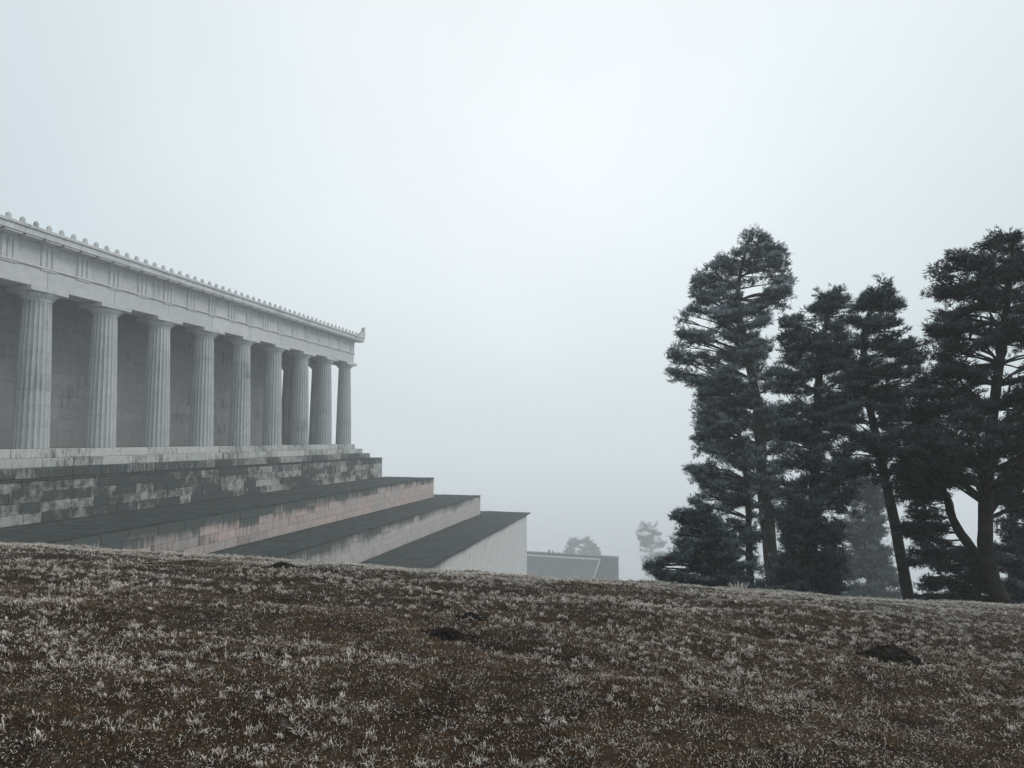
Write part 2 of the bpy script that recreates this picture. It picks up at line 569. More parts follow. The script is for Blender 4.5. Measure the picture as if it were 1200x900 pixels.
def shaft_r(z):
    t = z / H_SHAFT
    return RB + (RT - RB) * t + .018 * math.sin(math.pi * t)
NF, PF = 20, 5
def flute_ring(r):
    pts = []
    for i in range(NF):
        for j in range(PF):
            t = j / PF
            a = (i + t) / NF * 2 * math.pi
            dep = .085 * r * math.sin(math.pi * t) ** .8
            pts.append(((r - dep) * math.cos(a), (r - dep) * math.sin(a)))
    return pts
def drum_mesh(z0, z1):
    n = NF * PF
    V, q = [], []
    for z, ins in ((z0 + .004, .022), (z0 + .022, 0), (z1 - .022, 0), (z1 - .004, .022)):
        V += [(x, y, z) for x, y in flute_ring(shaft_r(z) - ins)]
    for k in range(3):
        for i in range(n):
            j = (i + 1) % n
            q.append((k * n + i, k * n + j, (k + 1) * n + j, (k + 1) * n + i))
    return mesh_quads('drum', V, q)
def lathe(name, prof, n=40, cap=True):
    V, f = [], []
    for r, z in prof:
        V += [(r * math.cos(2 * math.pi * i / n), r * math.sin(2 * math.pi * i / n), z) for i in range(n)]
    loops, start, tot = [], [], []
    for k in range(len(prof) - 1):
        for i in range(n):
            j = (i + 1) % n
            start.append(len(loops)); tot.append(4)
            loops += [k * n + i, k * n + j, (k + 1) * n + j, (k + 1) * n + i]
    return mesh_np(name, V, loops, start, tot)
drum_sets = []
for hs in ([1.05, .8, .85, 1.25, 1.45, 1.5, 1.7], [.75, 1.3, 1.2, 1.6, 1.0, 1.35, 1.4], [1.3, 1.15, .9, .95, 1.3, 1.4, 1.6]):
    z = 0; lst = []
    for h_ in hs:
        h_ = h_ * H_SHAFT / sum(hs)
        m_ = drum_mesh(z, z + h_); m_.materials.append(M['column']); lst.append(m_); z += h_
    drum_sets.append(lst)
core_me = lathe('column_core', [(RB - .10, .002), (RT - .09, H_SHAFT)], 20); core_me.materials.append(M['column'])
ech = lathe('echinus', [(RT - .06, H_SHAFT - .02), (RT, H_SHAFT + .01), (RT + .005, H_SHAFT + .05), (RT - .01, H_SHAFT + .06), (RT + .04, H_SHAFT + .10), (RT + .17, H_SHAFT + .25),
                        (RT + .27, H_SHAFT + .37), (RT + .29, H_SHAFT + .42), (RT + .26, H_SHAFT + .445)], 40)
ech.polygons.foreach_set('use_smooth', np.ones(len(ech.polygons), bool))
ech.materials.append(M['temple'])
aba = box_mesh(2.06, 2.06, .29, M['temple'], .02)
cols = [(XC, y) for y in FLANK] + [(XC - x, YF) for x in FRONT[1:]] + [(XC - x, 51.2) for x in FRONT[1:7]]
for k, (x, y) in enumerate(cols):
    c = link('column', core_me, parent=temple, loc=Vector((x, y, ZS)) - temple.location)
    rot = random.random() * 6.28
    for m_ in drum_sets[k % 3]:
        o = link('drum', m_, parent=c)
        o.rotation_euler.z = rot
    link('echinus', ech, parent=c)
    link('abacus', aba, parent=c, loc=(0, 0, H_COL - .147))

# entablature along the near side and the front
ZA0, ZA1, ZF1, ZG1 = 9.45, 10.58, 12.00, 12.66
XE = XC + .74                        # outer face of the architrave
ys = [YB] + sorted(FLANK)[2:] if False else sorted([y for y in FLANK]) 
edges = [YB] + [y for y in sorted(FLANK) if y > YB + 1][:-1] + [YF + .74]
for a, b_ in zip(edges[:-1], edges[1:]):
    P(XE - 1.5, XE, a + .006, b_ - .006, ZA0 + .003, ZA1, 'architrave_block', 'temple')
P(XE - 1.2, XE + .10, YB, YF + .84, ZA1 + .003, ZA1 + .11, 'taenia', 'temple')
tri_y = []
fl = sorted(FLANK)
for a, b_ in zip(fl[:-1], fl[1:]):
    tri_y += [a, (a + b_) / 2]
tri_y.append(YF + .74 - .42)
tri_y = [y for y in tri_y if y > YB + 1]
ZF0 = ZA1 + .113
def triglyph_mesh():
    w_, h_ = .84, ZF1 - ZF0 - .005
    V, loops, start, tot = [], [], [], []
    prof = [(-w_/2, -.02), (-w_/2, .02), (-w_/2+.05, .07), (-.19, .07), (-.14, .0), (-.09, .07), (.09, .07), (.14, .0), (.19, .07), (w_/2-.05, .07), (w_/2, .02), (w_/2, -.02)]
    n = len(prof)
    for z in (0, h_ - .16):
        V += [(x, y, z) for y, x in prof]
    V += [(-.02, -w_/2, h_-.16), (.075, -w_/2, h_-.16), (.075, w_/2, h_-.16), (-.02, w_/2, h_-.16), (-.02, -w_/2, h_), (.075, -w_/2, h_), (.075, w_/2, h_), (-.02, w_/2, h_)]
    def face(f):
        start.append(len(loops)); tot.append(len(f)); loops.extend(f)
    for i in range(n - 1):
        face([i, i + 1, n + i + 1, n + i])
    b0 = 2 * n
    face([b0, b0+1, b0+5, b0+4]); face([b0+1, b0+2, b0+6, b0+5]); face([b0+2, b0+3, b0+7, b0+6]); face([b0+3, b0+2, b0+1, b0])
    return mesh_np('triglyph', V, loops, start, tot)
tri = triglyph_mesh(); tri.materials.append(M['temple'])
reg = box_mesh(.06, .84, .09, M['temple'], 0)
for y in tri_y:
    link('triglyph', tri, parent=temple, loc=Vector((XE, y, ZS + ZF0)) - temple.location)
    link('regula', reg, parent=temple, loc=Vector((XE + .033, y, ZS + ZA1 - .05)) - temple.location)
te = [YB] + tri_y
for a, b_ in zip(te[:-1], te[1:]):
    P(XE - 1.3, XE - .012, a + .006, b_ - .006, ZF0 + .001, ZF1 - .004, 'metope', 'temple', .01)
P(XE - 1.3, XE - .012, tri_y[-1] + .006, YF + .74, ZF0 + .001, ZF1 - .004, 'metope', 'temple', .01)
# cornice: bed mould, mutules, corona, gutter
P(XE - 1.2, XE + .14, YB, YF + .88, ZF1, ZF1 + .12, 'bed_mould', 'temple', .01)
OV = .82
y = YF + .74 + OV
cy = []
while y > YB:
    cy.append(y); y -= 1.0125
for y in cy:
    P(XE + .145, XE + OV - .06, y - .93, y - .08, ZF1 + .02, ZF1 + .115, 'mutule', 'temple', .008)
for a, b_ in zip(cy[1:], cy[:-1]):
    P(XE - 1.2, XE + OV, a + .004, b_ - .004, ZF1 + .123, ZF1 + .46, 'cornice_block', 'temple', .012)
P(XE - 1.2, XE + OV + .09, YB, YF + .83 + OV, ZF1 + .463, ZG1, 'gutter', 'temple', .03)
# antefixes: small palmette-shaped upright tiles
def antefix_mesh(s=1.0, th=.10):
    prof = [(-.13, 0), (-.115, .10), (-.12, .19), (-.10, .25), (-.055, .30), (0, .335), (.055, .30), (.10, .25), (.12, .19), (.115, .10), (.13, 0)]
    n = len(prof)
    V = [(th / 2, y * s, z * s) for y, z in prof] + [(-th / 2, y * s, z * s) for y, z in prof] + [(th / 2 + .03, 0, .18 * s)]
    loops, start, tot = [], [], []
    def face(f):
        start.append(len(loops)); tot.append(len(f)); loops.extend(f)
    for i in range(n - 1):
        face([i, n + i, n + i + 1, i + 1]); face([i, i + 1, 2 * n])
    face([n - 1, 0, 2 * n]); face(list(range(2 * n - 1, n - 1, -1)))
    return mesh_np('antefix', V, loops, start, tot)
ant = antefix_mesh(); ant.materials.append(M['temple'])
y = YF + .55
while y > 6:
    link('antefix', ant, parent=temple, loc=Vector((XE + OV - .02, y, ZS + ZG1 - .01)) - temple.location)
    y -= .678
# corner acroterion and lion-head spout
def acroterion():
    prof = [(-1.05, 0), (-.98, .20), (-.62, .30), (-.40, .44), (-.16, .52), (.02, .86), (.08, 1.0), (.16, .86), (.20, .40), (.22, 0)]
    n = len(prof)
    prof = [(y, z * 1.22) for y, z in prof]
    V = [(.20, y, z) for y, z in prof] + [(-.20, y, z) for y, z in prof]
    loops, start, tot = [], [], []
    def face(f):
        start.append(len(loops)); tot.append(len(f)); loops.extend(f)
    for i in range(n - 1):
        face([i, n + i, n + i + 1, i + 1])
    face(list(range(n))); face(list(range(2 * n - 1, n - 1, -1)))
    return mesh_np('acroterion', V, loops, start, tot)
ac = acroterion(); ac.materials.append(M['temple'])
link('acroterion', ac, parent=temple, loc=Vector((XE + OV - .15, YF + .78 + OV - .10, ZS + ZG1 - .005)) - temple.location)
P(XE + .2, XE + .6, YF + .84 + OV, YF + 1.12 + OV, ZF1 + .40, ZF1 + .60, 'spout', 'temple', .06)
# front entablature (seen end-on) and pediment
xe = [XE - 1.5] + [XC - x for x in FRONT[1:]][:-1] + [XFAR - .74]
for a, b_ in zip(xe[:-1], xe[1:]):
    P(b_ + .006, a - .006, YF - .76, YF + .735, ZA0 + .003, ZA1, 'architrave_block', 'temple')
P(XFAR - .74, XE - 1.32, YF - .6, YF + .73, ZF0, ZF1 - .004, 'frieze', 'temple')
P(XFAR - .84, XE - 1.22, YF - .6, YF + .84, ZA1 + .003, ZA1 + .11, 'taenia', 'temple')
P(XFAR - 1.5, XE - 1.23, YF - .6, YF + .74 + OV, ZF1 + .123, ZF1 + .46, 'cornice_block', 'temple')
def roof():
    xm = (XE + OV + XFAR - .74 - OV) / 2
    xr, xl = XE + OV - .5, 2 * xm - (XE + OV - .5)
    hR = 3.6
    V = []
    for y in (YB, YF + .7):
        V += [(xr, y, ZG1), (xm, y, ZG1 + hR), (xl, y, ZG1)]
    V = [(x, y, z + ZS) for x, y, z in V]
    f = [[0, 3, 4, 1], [1, 4, 5, 2]]
    f3 = [[0, 1, 2], [3, 5, 4]]
    loops, start, tot = [], [], []
    for ff in f + f3:
        start.append(len(loops)); tot.append(len(ff)); loops += ff
    V = [tuple(Vector(v) - temple.location) for v in V]
    return mesh_np('roof', V, loops, start, tot)
link('roof', roof(), M['roof'], parent=temple)
# ceiling of the walk behind the columns, and the inner hall
XW = -40.15
YW = 48.3
P(-59.8, XE - 1.52, YB, YF - .78, ZA1 + .20, ZA1 + .45, 'ceiling', 'cella', 0)
for y in [v for v in sorted(FLANK) if v > 2][:-2]:
    P(XW + .01, XE - 1.51, y - .35, y + .35, ZA1 - .25, ZA1 + .195, 'ceiling_beam', 'cella', .01)
P(-59.8, XW - .03, YB, YW - .03, .002, 10.75, 'hall_core', 'core', 0)
zc = 0.0
hts = [1.15] + [.78] * 12
row = 0
for h_ in hts:
    if zc + h_ > 10.7: h_ = 10.7 - zc
    y = YW
    y1 = y - (1.0 if row % 2 else .4)
    while y > 9:
        P(XW - .4, XW + random.uniform(-.006, .006) + (.05 if row == 0 else 0), y1 + .002, y - .002, zc + .004, zc + h_ - .004, 'wall_block', 'cella', .007)
        y = y1
        y1 = y - random.choice((1.8, 2.1, 2.4))
    zc += h_; row += 1
P(XW - .4, XW - .002, YB, 6.5, .003, 10.7, 'plain_wall', 'cella', 0)
P(-59.8, XW - .41, YW - .03, YW + .0, .003, 10.7, 'plain_wall', 'cella', 0)
# stepped base
XS = XC + .95
ZST = [0, -.53, -1.06, -1.60]
for k in range(3):
    xo = XS + .62 * k
    yo = YF + .95 + .62 * k
    y = yo
    first = True
    while y > 13:
        L_ = 1.2 if first and k % 2 else random.choice((1.7, 2.0, 2.3))
        P(xo - 1.5, xo + random.uniform(-.008, .008), y - L_ + .006, y - .006, ZST[k + 1] + .003, ZST[k] - random.uniform(0, .004), 'step_block', 'step_damp' if k == 2 else 'step', .025)
        y -= L_; first = False
    P(xo - 1.5, xo, YB, y - .006, ZST[k + 1] + .003, ZST[k], 'step_course', 'step', .02)
    P(XFAR - .95 - .62 * k, xo - 1.51, yo - 1.5, yo, ZST[k + 1] + .003, ZST[k] - .002, 'step_course', 'step', .02)
P(XFAR - .9, XS - 1.5, YB, YF - .56, -.5, -.004, 'floor_slab', 'cella', 0)
P(XFAR - 1.5, XS - 1.0, YB, YF - .3, -1.59, -.52, 'base_core', 'core', 0)

# ------------------------------------------------------------------ terrace walls below the temple
def rnd_courses(parent, X, y_lo, y_hi, z0, z1, nc, widths, mat, joined=False):
    h = (z1 - z0) / nc
    if joined: bm = bmesh.new()
    for c in range(nc):
        y = y_hi
        first = True
        while y > y_lo:
            L_ = random.choice(widths)
            if first and c % 2: L_ *= .55
            L_ = round(L_, 2)
            pr = random.uniform(-.012, .014)
            x0, x1 = X - .45, X + pr
            if joined:
                g = bmesh.ops.create_cube(bm, size=1)
                bmesh.ops.scale(bm, vec=(.45, L_ - .005, h - .005), verts=g['verts'])
                bmesh.ops.translate(bm, vec=(X - .225 + pr, y - L_ / 2, z0 + (c + .5) * h), verts=g['verts'])
            else:
                me = box_mesh(.45, L_ - .012, h - .012, M[mat], .022)
                o = link('stone', me, parent=parent, loc=Vector((X - .225 + pr, y - L_ / 2, z0 + (c + .5) * h)) - parent.location)
                o.rotation_euler.z = random.uniform(-.006, .006)
            y -= L_; first = False
    if joined:
        me = bpy.data.meshes.new('stone_facing')
        bmesh.ops.translate(bm, vec=-parent.location, verts=bm.verts)
        bm.to_mesh(me); bm.free()
        o = link('stone_facing', me, M[mat], parent=parent)
        o['kind'] = 'stuff'

tiers = [  # face X, front Y, top z, bottom z, courses, block widths, material, start Y, label
    (-32.7, 58.3, EYE - 2.16, ZB, 4, (.9, 1.3, 1.6, 2.0), 'wall_mossy', 15, 'uppermost terrace wall, black algae over pale blocks, right under the temple steps'),
    (-26.6, 59.7, ZB, ZC, 4, (1.0, 1.4, 1.7), 'wall_pink', 13, 'second terrace wall down from the temple, pinkish blocks with a dark damp top'),
    (-22.0, 63.3, ZC, ZD, 4, (1.0, 1.4, 1.7), 'wall_grey', 24, 'third terrace wall down, pale grey streaked stone between two dark sloping ledges'),
    (-16.87, 66.2, ZD, EYE - 30, 30, (1.2, 1.6, 2.0), 'wall_pale', 34, 'lowest and tallest terrace wall, plain pale stone with an overhanging dark coping'),
]
XMIR = 2 * (XC - 13.6)
for k, (X, Y, zt, zb, nc, wds, mat, ys_, lab) in enumerate(tiers):
    t = thing('terrace_wall', lab, 'terrace wall', (X, Y, zb), 'terrace walls below the temple')
    def B(n, x0, x1, y0, y1, z0, z1, m, bev=0.0):
        return box(n, x0, x1, y0, y1, z0, z1, M[m], t, bev)
    cap = .14 if k == 3 else .10
    ov = .38 if k == 3 else .03
    B('core', XMIR - X, X - .04, YB, Y - .04, zb + .004, zt - cap - .004, 'core')
    rnd_courses(t, X, ys_, Y, zb + .004, zt - cap - .004, nc, wds, mat, joined=(k == 3))
    B('stone_facing', XMIR - X, X - .46, Y - .44, Y, zb + .004, zt - cap - .006, mat)
    # ledge slabs, laid end to end
    nxt = tiers[k - 1][0] if k else X - 2.2
    y = Y + ov
    while y > ys_ - 8:
        L_ = random.choice((2.2, 2.6, 3.0))
        B('ledge_slab', X - .95, X + ov + random.uniform(-.01, .01), y - L_ + .008, y - .008, zt - cap, zt - random.uniform(0, .006), 'tread', .015)
        y -= L_
    xin = nxt if k else X - 2.0
    nrow = max(1, int(round((X - .96 - (xin - .3)) / 2.1)))
    wrow = (X - .96 - (xin - .3)) / nrow
    for rrow in range(nrow):
        xa = xin - .3 + rrow * wrow
        y = Y + ov - .005
        while y > ys_:
            L_ = random.choice((2.4, 3.0, 3.6))
            B('ledge_slab', xa + .006, xa + wrow - .006, y - L_ + .008, y - .008, zt - cap, zt - random.uniform(.004, .022), 'tread', .012)
            y -= L_
    B('ledge', XMIR - X + .5, X - .96, YB, Y + ov - .02, zt - cap - .003, zt - .05, 'tread')

# ------------------------------------------------------------------ lower terrace far down in the fog
LT = at(703, 655, 140)
lt = thing('lower_terrace', 'hazy grey terrace block beyond the tall pale wall, with a white sloping edge', 'terrace', tuple(LT))
def LB(n, x0, x1, y0, y1, z0, z1, m, bev=0):
    me = box_mesh(x1 - x0, y1 - y0, z1 - z0, M[m], bev)
    return link(n, me, parent=lt, loc=((x0 + x1) / 2, (y0 + y1) / 2, (z0 + z1) / 2))
def slanted_wall():
    f = [(-36, 0), (-.05, 0), (-9.0, -25), (-36, -25)]
    V = [(x, 0, z - .33) for x, z in f] + [(x, 2.4, z - .33) for x, z in f]
    me = bpy.data.meshes.new('wall')
    me.from_pydata(V, [], [(0, 3, 2, 1), (4, 5, 6, 7), (0, 1, 5, 4), (1, 2, 6, 5), (2, 3, 7, 6), (3, 0, 4, 7)])
    return me
link('wall', slanted_wall(), M['far_stone'], parent=lt)
LB('coping', -36, .10, -.20, .30, -.325, .0, 'white_trim', .03)
LB('wall', -36, 4.4, 2.42, 3.4, -25, .02, 'metal', .04)
LB('coping', -36, 4.5, 2.34, 3.5, .025, .22, 'far_stone', .03)
def ramp_edge():
    bm = bmesh.new()
    w_, t_ = .22, .12
    a = Vector((.0, -.15, -.35)); b_ = Vector((-4.3, -.15, -12.2))
    vs = []
    for p in (a, b_):
        for dx, dy in ((-w_, -t_), (w_, -t_), (w_, t_), (-w_, t_)):
            vs.append(bm.verts.new(p + Vector((dx, dy, 0))))
    for f in ((0, 1, 2, 3), (7, 6, 5, 4), (0, 4, 5, 1), (1, 5, 6, 2), (2, 6, 7, 3), (3, 7, 4, 0)):
        bm.faces.new([vs[i] for i in f])
    me = bpy.data.meshes.new('stair_edge'); bm.to_mesh(me); bm.free()
    return me
def on_terrace(px, dy):
    d = 140.0
    for _ in range(30):
        p = at(px, 652, d); d += (LT[1] + dy - p[1]) / FWD[1] * .9
    return at(px, 652, d)[0]
link('stair_edge', ramp_edge(), M['white_trim'], parent=lt)
for px in (652.5, 655.7, 659.5):
    post = link('post', lathe('post', [(.10, -.33), (.10, .75), (.13, .76), (.13, .86), (.02, .92)], 8), M['metal'], parent=lt, loc=(on_terrace(px, 1.1) - LT[0], 1.1, 0))

# ------------------------------------------------------------------ the two people on the terrace
def person(px, d, label, h, turn, arm):
    root = thing('person', label, 'person', (on_terrace(px, 1.1), LT[1] + 1.1, LT[2] - .33), 'people on the lower terrace')
    s = h / 1.72
    def grow(name, pts, edges_, rad, mat, root_i=0):
        me = bpy.data.meshes.new(name)
        me.from_pydata([Vector(q) * s for q in pts], edges_, [])
        o = link(name, me, M[mat], parent=root)
        md = o.modifiers.new('skin', 'SKIN')
        for i, r_ in enumerate(rad):
            v = me.skin_vertices[0].data[i]
            v.radius = (r_[0] * s, r_[1] * s) if isinstance(r_, tuple) else (r_ * s, r_ * s)
            v.use_root = (i == root_i)
        sb = o.modifiers.new('sub', 'SUBSURF'); sb.levels = 1; sb.render_levels = 1
        o.rotation_euler.z = turn
        return o
    pts = [(0, 0, .93), (0, 0, 1.18), (0, 0, 1.38), (0, .01, 1.48), (0, .02, 1.60), (0, .02, 1.69),
           (-.10, 0, .86), (-.11, .02, .48), (-.11, -.03, .08), (-.11, .12, .035),
           (.10, 0, .86), (.12, .05, .48), (.12, .0, .08), (.12, .15, .035),
           (-.19, 0, 1.37), (-.25, -.02, 1.10), (-.24, .06, .86), (-.24, .08, .76),
           (.19, 0, 1.37), (.25, -.02, 1.10), (.24 + arm[0], .06 + arm[1], .86 + arm[2]), (.24 + arm[0] * 1.3, .08 + arm[1] * 1.4, .76 + arm[2] * 1.3)]
    ed = [(0, 1), (1, 2), (2, 3), (3, 4), (4, 5), (0, 6), (6, 7), (7, 8), (8, 9), (0, 10), (10, 11), (11, 12), (12, 13), (2, 14), (14, 15), (15, 16), (16, 17), (2, 18), (18, 19), (19, 20), (20, 21)]
    rd = [(.17, .12), (.16, .12), (.17, .11), .06, (.085, .10), .06, .10, .075, .05, .045, .10, .075, .05, .045, .075, .055, .045, .035, .075, .055, .045, .035]
    grow('body', pts, ed, rd, 'cloth_dark')
    grow('face', [(0, .075, 1.545), (0, .085, 1.60), (0, .07, 1.65)], [(0, 1), (1, 2)], [.045, .06, .045], 'skin')
    return root
person(643.6, 119.6, 'taller dark standing figure on the far lower terrace, left of the pair', 1.85, .6, (.05, .22, .12))
person(647.9, 119.6, 'shorter dark standing figure on the far lower terrace, right of the pair', 1.68, -.8, (0, 0, 0))

# ------------------------------------------------------------------ trees
def tube(path, radii, sides=8, wob=0.0, rg=None):
    path = np.asarray(path, float)
    n = len(path)
    tang = np.gradient(path, axis=0)
    tang /= np.linalg.norm(tang, axis=1)[:, None] + 1e-9
    V = []
    ref = np.array([.3, .9, .1])
    for i in range(n):
        a = np.cross(tang[i], ref); a /= np.linalg.norm(a) + 1e-9
        b_ = np.cross(tang[i], a)
        for k in range(sides):
            t = 2 * np.pi * k / sides
            rr = radii[i] * (1 + (wob * (rg.random() - .5) if rg is not None else 0))
            V.append(path[i] + (a * math.cos(t) + b_ * math.sin(t)) * rr)
    q = []
    for i in range(n - 1):
        for k in range(sides):
            k2 = (k + 1) % sides
            q.append((i * sides + k, i * sides + k2, (i + 1) * sides + k2, (i + 1) * sides + k))
    return np.array(V), np.array(q)
def spline(ctrl, n):
    """Catmull-Rom through ctrl points"""
    c = np.asarray(ctrl, float)
    c = np.vstack([2 * c[0] - c[1], c, 2 * c[-1] - c[-2]])
    out = []
    segs = len(c) - 3
    for s in np.linspace(0, segs - 1e-6, n):
        i = int(s); t = s - i
        p0, p1, p2, p3 = c[i:i + 4]
        out.append(.5 * ((2 * p1) + (-p0 + p2) * t + (2 * p0 - 5 * p1 + 4 * p2 - p3) * t * t + (-p0 + 3 * p1 - 3 * p2 + p3) * t ** 3))
    return np.array(out)

def tuft_tris(pos, dirs, L, wd, nb, rg):
    """needle tufts: nb thin triangles fanning round each direction"""
    n = len(pos)
    p = np.repeat(pos, nb, 0)
    d = np.repeat(dirs, nb, 0) + (rg.random((n * nb, 3)) - .5) * 1.9
    d /= np.linalg.norm(d, axis=1)[:, None] + 1e-9
    s = np.cross(d, rg.random((n * nb, 3)) - .5)
    s /= np.linalg.norm(s, axis=1)[:, None] + 1e-9
    l = (L * (.65 + .7 * rg.random(n * nb)))[:, None]
    w_ = wd * (.7 + .6 * rg.random(n * nb))[:, None]
    p = p + (rg.random((n * nb, 3)) - .5) * L * .7
    tri = np.stack([p - s * w_ / 2, p + s * w_ / 2, p + d * l], 1)
    return tri

def make_tree(name, label, cat, d, spine, rb, outline, n_pads, pad, tuftL, dens, seed, mat='needle', group=None,
              edge=.6, rise=1.0, flat=.38, frost=.5, depth=1.0, extra=(), trunk_sides=10, gaps=0.0, droop=0.0, clear=0.0, limb=1.0):
    rg = np.random.default_rng(seed)
    n_pads = int(n_pads * (1.8 if d < 32 else 1.3))
    sc_ = .76 if d < 28 else .82 if d < 32 else 1.0
    d *= sc_; pad *= sc_; tuftL *= sc_; rb *= sc_
    ctrl = [at(px, py, d + dd) for px, py, dd in spine]
    base = ctrl[0].copy()
    w0 = base[0] * RGT[0] + base[1] * RGT[1]
    gz = float(hill(d, w0))
    if base[2] > gz - .2:
        v = ctrl[0] - ctrl[1]
        k = (base[2] - gz + .3) / max(-v[2], .3)
        base = base + np.array([v[0] * k * .5, v[1] * k * .5, -(base[2] - gz + .3)])
        ctrl = [base] + ctrl
    sp = spline(ctrl, 28)
    org = base.copy()
    root = thing(name, label, cat, tuple(org), group)
    tl = np.linspace(0, 1, len(sp))
    rad = rb * (1 - tl) ** .75 + .025
    rad[0] *= 1.35; rad[1] *= 1.12
    V, q = tube(sp - org, rad, trunk_sides, .22, rg)
    tm = mesh_quads('trunk', V, q)
    tm.polygons.foreach_set('use_smooth', np.ones(len(q), bool))
    o = link('trunk', tm, M['bark'], parent=root)
    # pads of needles
    ol = np.array(outline, float)
    yy = ol[:, 0]; s = d / F
    ylo, yhi = yy[0], yy[-1]
    pads = []
    width = lambda y: np.interp(y, yy, ol[:, 2]) - np.interp(y, yy, ol[:, 1])
    wmax = max(width(v) for v in yy)
    tries = 0
    while len(pads) < n_pads and tries < 20000:
        tries += 1
        y = ylo + (yhi - ylo) * rg.random()
        w_ = width(y)
        if rg.random() > .25 + .75 * w_ / wmax: continue
        xl, xr = np.interp(y, yy, ol[:, 1]), np.interp(y, yy, ol[:, 2])
        amp = 13 * 22 / max(d, 22) * min(1, w_ / 60)
        xl = xl + (vnoise(y / 15, seed, 91) - .45) * 2 * amp; xr = xr + (vnoise(y / 15, seed + 40, 92) - .55) * 2 * amp
        pr = pad * (.34 + .78 * rg.random() ** 1.4)
        pr = min(pr, w_ * s * .5)
        m = pr / s * .85
        xc, hw = (xl + xr) / 2, max((xr - xl) / 2 - m, 1)
        u = rg.random()
        if u < edge:
            t = (1 if rg.random() < .5 else -1) * (.8 + .2 * rg.random())
        else:
            t = (rg.random() * 2 - 1) * .8
        dz = (rg.random() * 2 - 1) * math.sqrt(max(1 - t * t, .03)) * hw * s * depth
        if clear and dz < 0 and abs(t) < .6 and rg.random() < clear: dz = -dz
        px_, py_ = xc + t * hw, y + pr / s * flat * .6
        P_ = at(px_, py_, d + dz)
        if gaps and any(np.linalg.norm(P_ - Q[0]) < gaps * (pr + Q[1]) for Q in pads):
            if rg.random() < .75: continue
        pads.append((P_, pr))
    for px_, py_, dz, pr in extra:
        pads.append((at(px_, py_, d + dz), pr))
    tris, tones = [], []
    bV, bQ, nb_v = [], [], 0
    branches = []
    for P_, pr in pads:
        # limb from the trunk
        hdist = np.hypot(*(sp[:, :2] - P_[:2]).T)
        target = P_[2] - rise * (.25 + .35 * rg.random()) * hdist.min()
        i0 = int(np.argmin(np.abs(sp[:, 2] - target)))
        i0 = min(max(i0, 3), len(sp) - 2)
        S = sp[i0]
        mid = (S + P_) / 2 + np.array([(rg.random() - .5) * .3, (rg.random() - .5) * .3, .10 * np.linalg.norm(P_ - S) * (rg.random() - .2)])
        path = spline([S, mid, P_ - np.array([0, 0, pr * flat * .4])], 8)
        br = min(rad[i0] * .4, .018 + .013 * np.linalg.norm(P_ - S)) * limb
        v, q_ = tube(path - org, np.linspace(br, .012, 8), 5)
        vv, qq = [v], [q_]; off = len(v)
        # twigs inside the pad
        for _ in range(5):
            a = rg.random() * 6.283
            e_ = P_ + np.array([math.cos(a), math.sin(a), 0]) * pr * (.5 + .4 * rg.random()) + np.array([0, 0, (rg.random() - .4) * pr * flat])
            st = path[5 + rg.integers(0, 2)]
            v2, q2 = tube(np.array([st, (st + e_) / 2 + np.array([0, 0, .06]), e_]) - org, [.022, .016, .006], 3)
            vv.append(v2); qq.append(q2 + off); off += len(v2)
        branches.append((np.vstack(vv), np.vstack(qq), np.linalg.norm(P_ - S)))
        # tufts: several lumps per pad
        nl = 9
        la = rg.random(nl) * 6.283
        el = -.25 + .75 * rg.random(nl)
        bd = np.stack([np.cos(la) * np.cos(el), np.sin(la) * np.cos(el), np.sin(el) * (.5 + flat)], 1)
        tx, ty = rg.normal(size=2) * .28                       # each bough tilts its own way
        bd[:, 2] += bd[:, 0] * tx + bd[:, 1] * ty - droop * .3
        bl = pr * (.5 + .75 * rg.random(nl))
        pd = np.stack([-np.sin(la), np.cos(la), np.zeros(nl)], 1)
        nt_ = int(dens * .80 * (pr / tuftL) ** 2)
        li = rg.integers(0, nl, nt_)
        node = (rg.integers(0, 6, nt_) + .6) / 6
        t_ = np.where(rg.random(nt_) < .3, rg.random(nt_) ** .6, node)
        sd = np.where(rg.random(nt_) < .3, 0, 1) * np.where(rg.random(nt_) < .5, 1, -1) * rg.random(nt_) ** .7 * .5 * (1.1 - t_ * .75)
        pos = P_ + bd[li] * (bl[li] * (t_ + .45 * np.abs(sd)))[:, None] + pd[li] * (bl[li] * sd)[:, None]
        pos[:, 2] += bl[li] * (.16 * t_ ** 2 + .10 * np.abs(sd) - .05)
        jit = rg.normal(size=(nt_, 3))
        pos = pos + jit * np.array([.3, .3, .34]) * tuftL
        dirs = bd[li] * .8 + pd[li] * (np.sign(sd) * .5)[:, None] + np.array([0, 0, .55]) + jit * .25
        lt_ = rg.random(nl)
        tone = np.clip(lt_[li] + (rg.random(nt_) - .5) * .6, 0, 1)
        frost_light = np.clip(frost * sstep(-.6, .9, jit[:, 2]) * (.4 + .6 * rg.random(nt_)) * (.5 + .8 * rg.random(nl)[li]), 0, 1)  # rime; also paints lit tops and shaded undersides into each spray
        tones.append(np.stack([np.repeat(tone, 5), np.repeat(frost_light, 5)], 1))
        T = tuft_tris(pos - org, dirs, tuftL * .78, tuftL * .165, 5, rg)
        tris.append(T)
    T = np.concatenate(tris); tn = np.concatenate(tones)
    n = len(T)
    me = mesh_np('crown', T.reshape(-1, 3), np.arange(n * 3), np.arange(n) * 3, np.full(n, 3))
    col = np.zeros((n, 3, 4), np.float32); col[..., 3] = 1
    col[..., 0] = tn[:, 0:1]
    col[:, 0, 1] = tn[:, 1] * .65; col[:, 1, 1] = tn[:, 1] * .65; col[:, 2, 1] = tn[:, 1]
    ca = me.color_attributes.new('tone', 'FLOAT_COLOR', 'POINT')
    ca.data.foreach_set('color', col.ravel())
    link('crown', me, M[mat], parent=root)
    branches.sort(key=lambda b: -b[2])
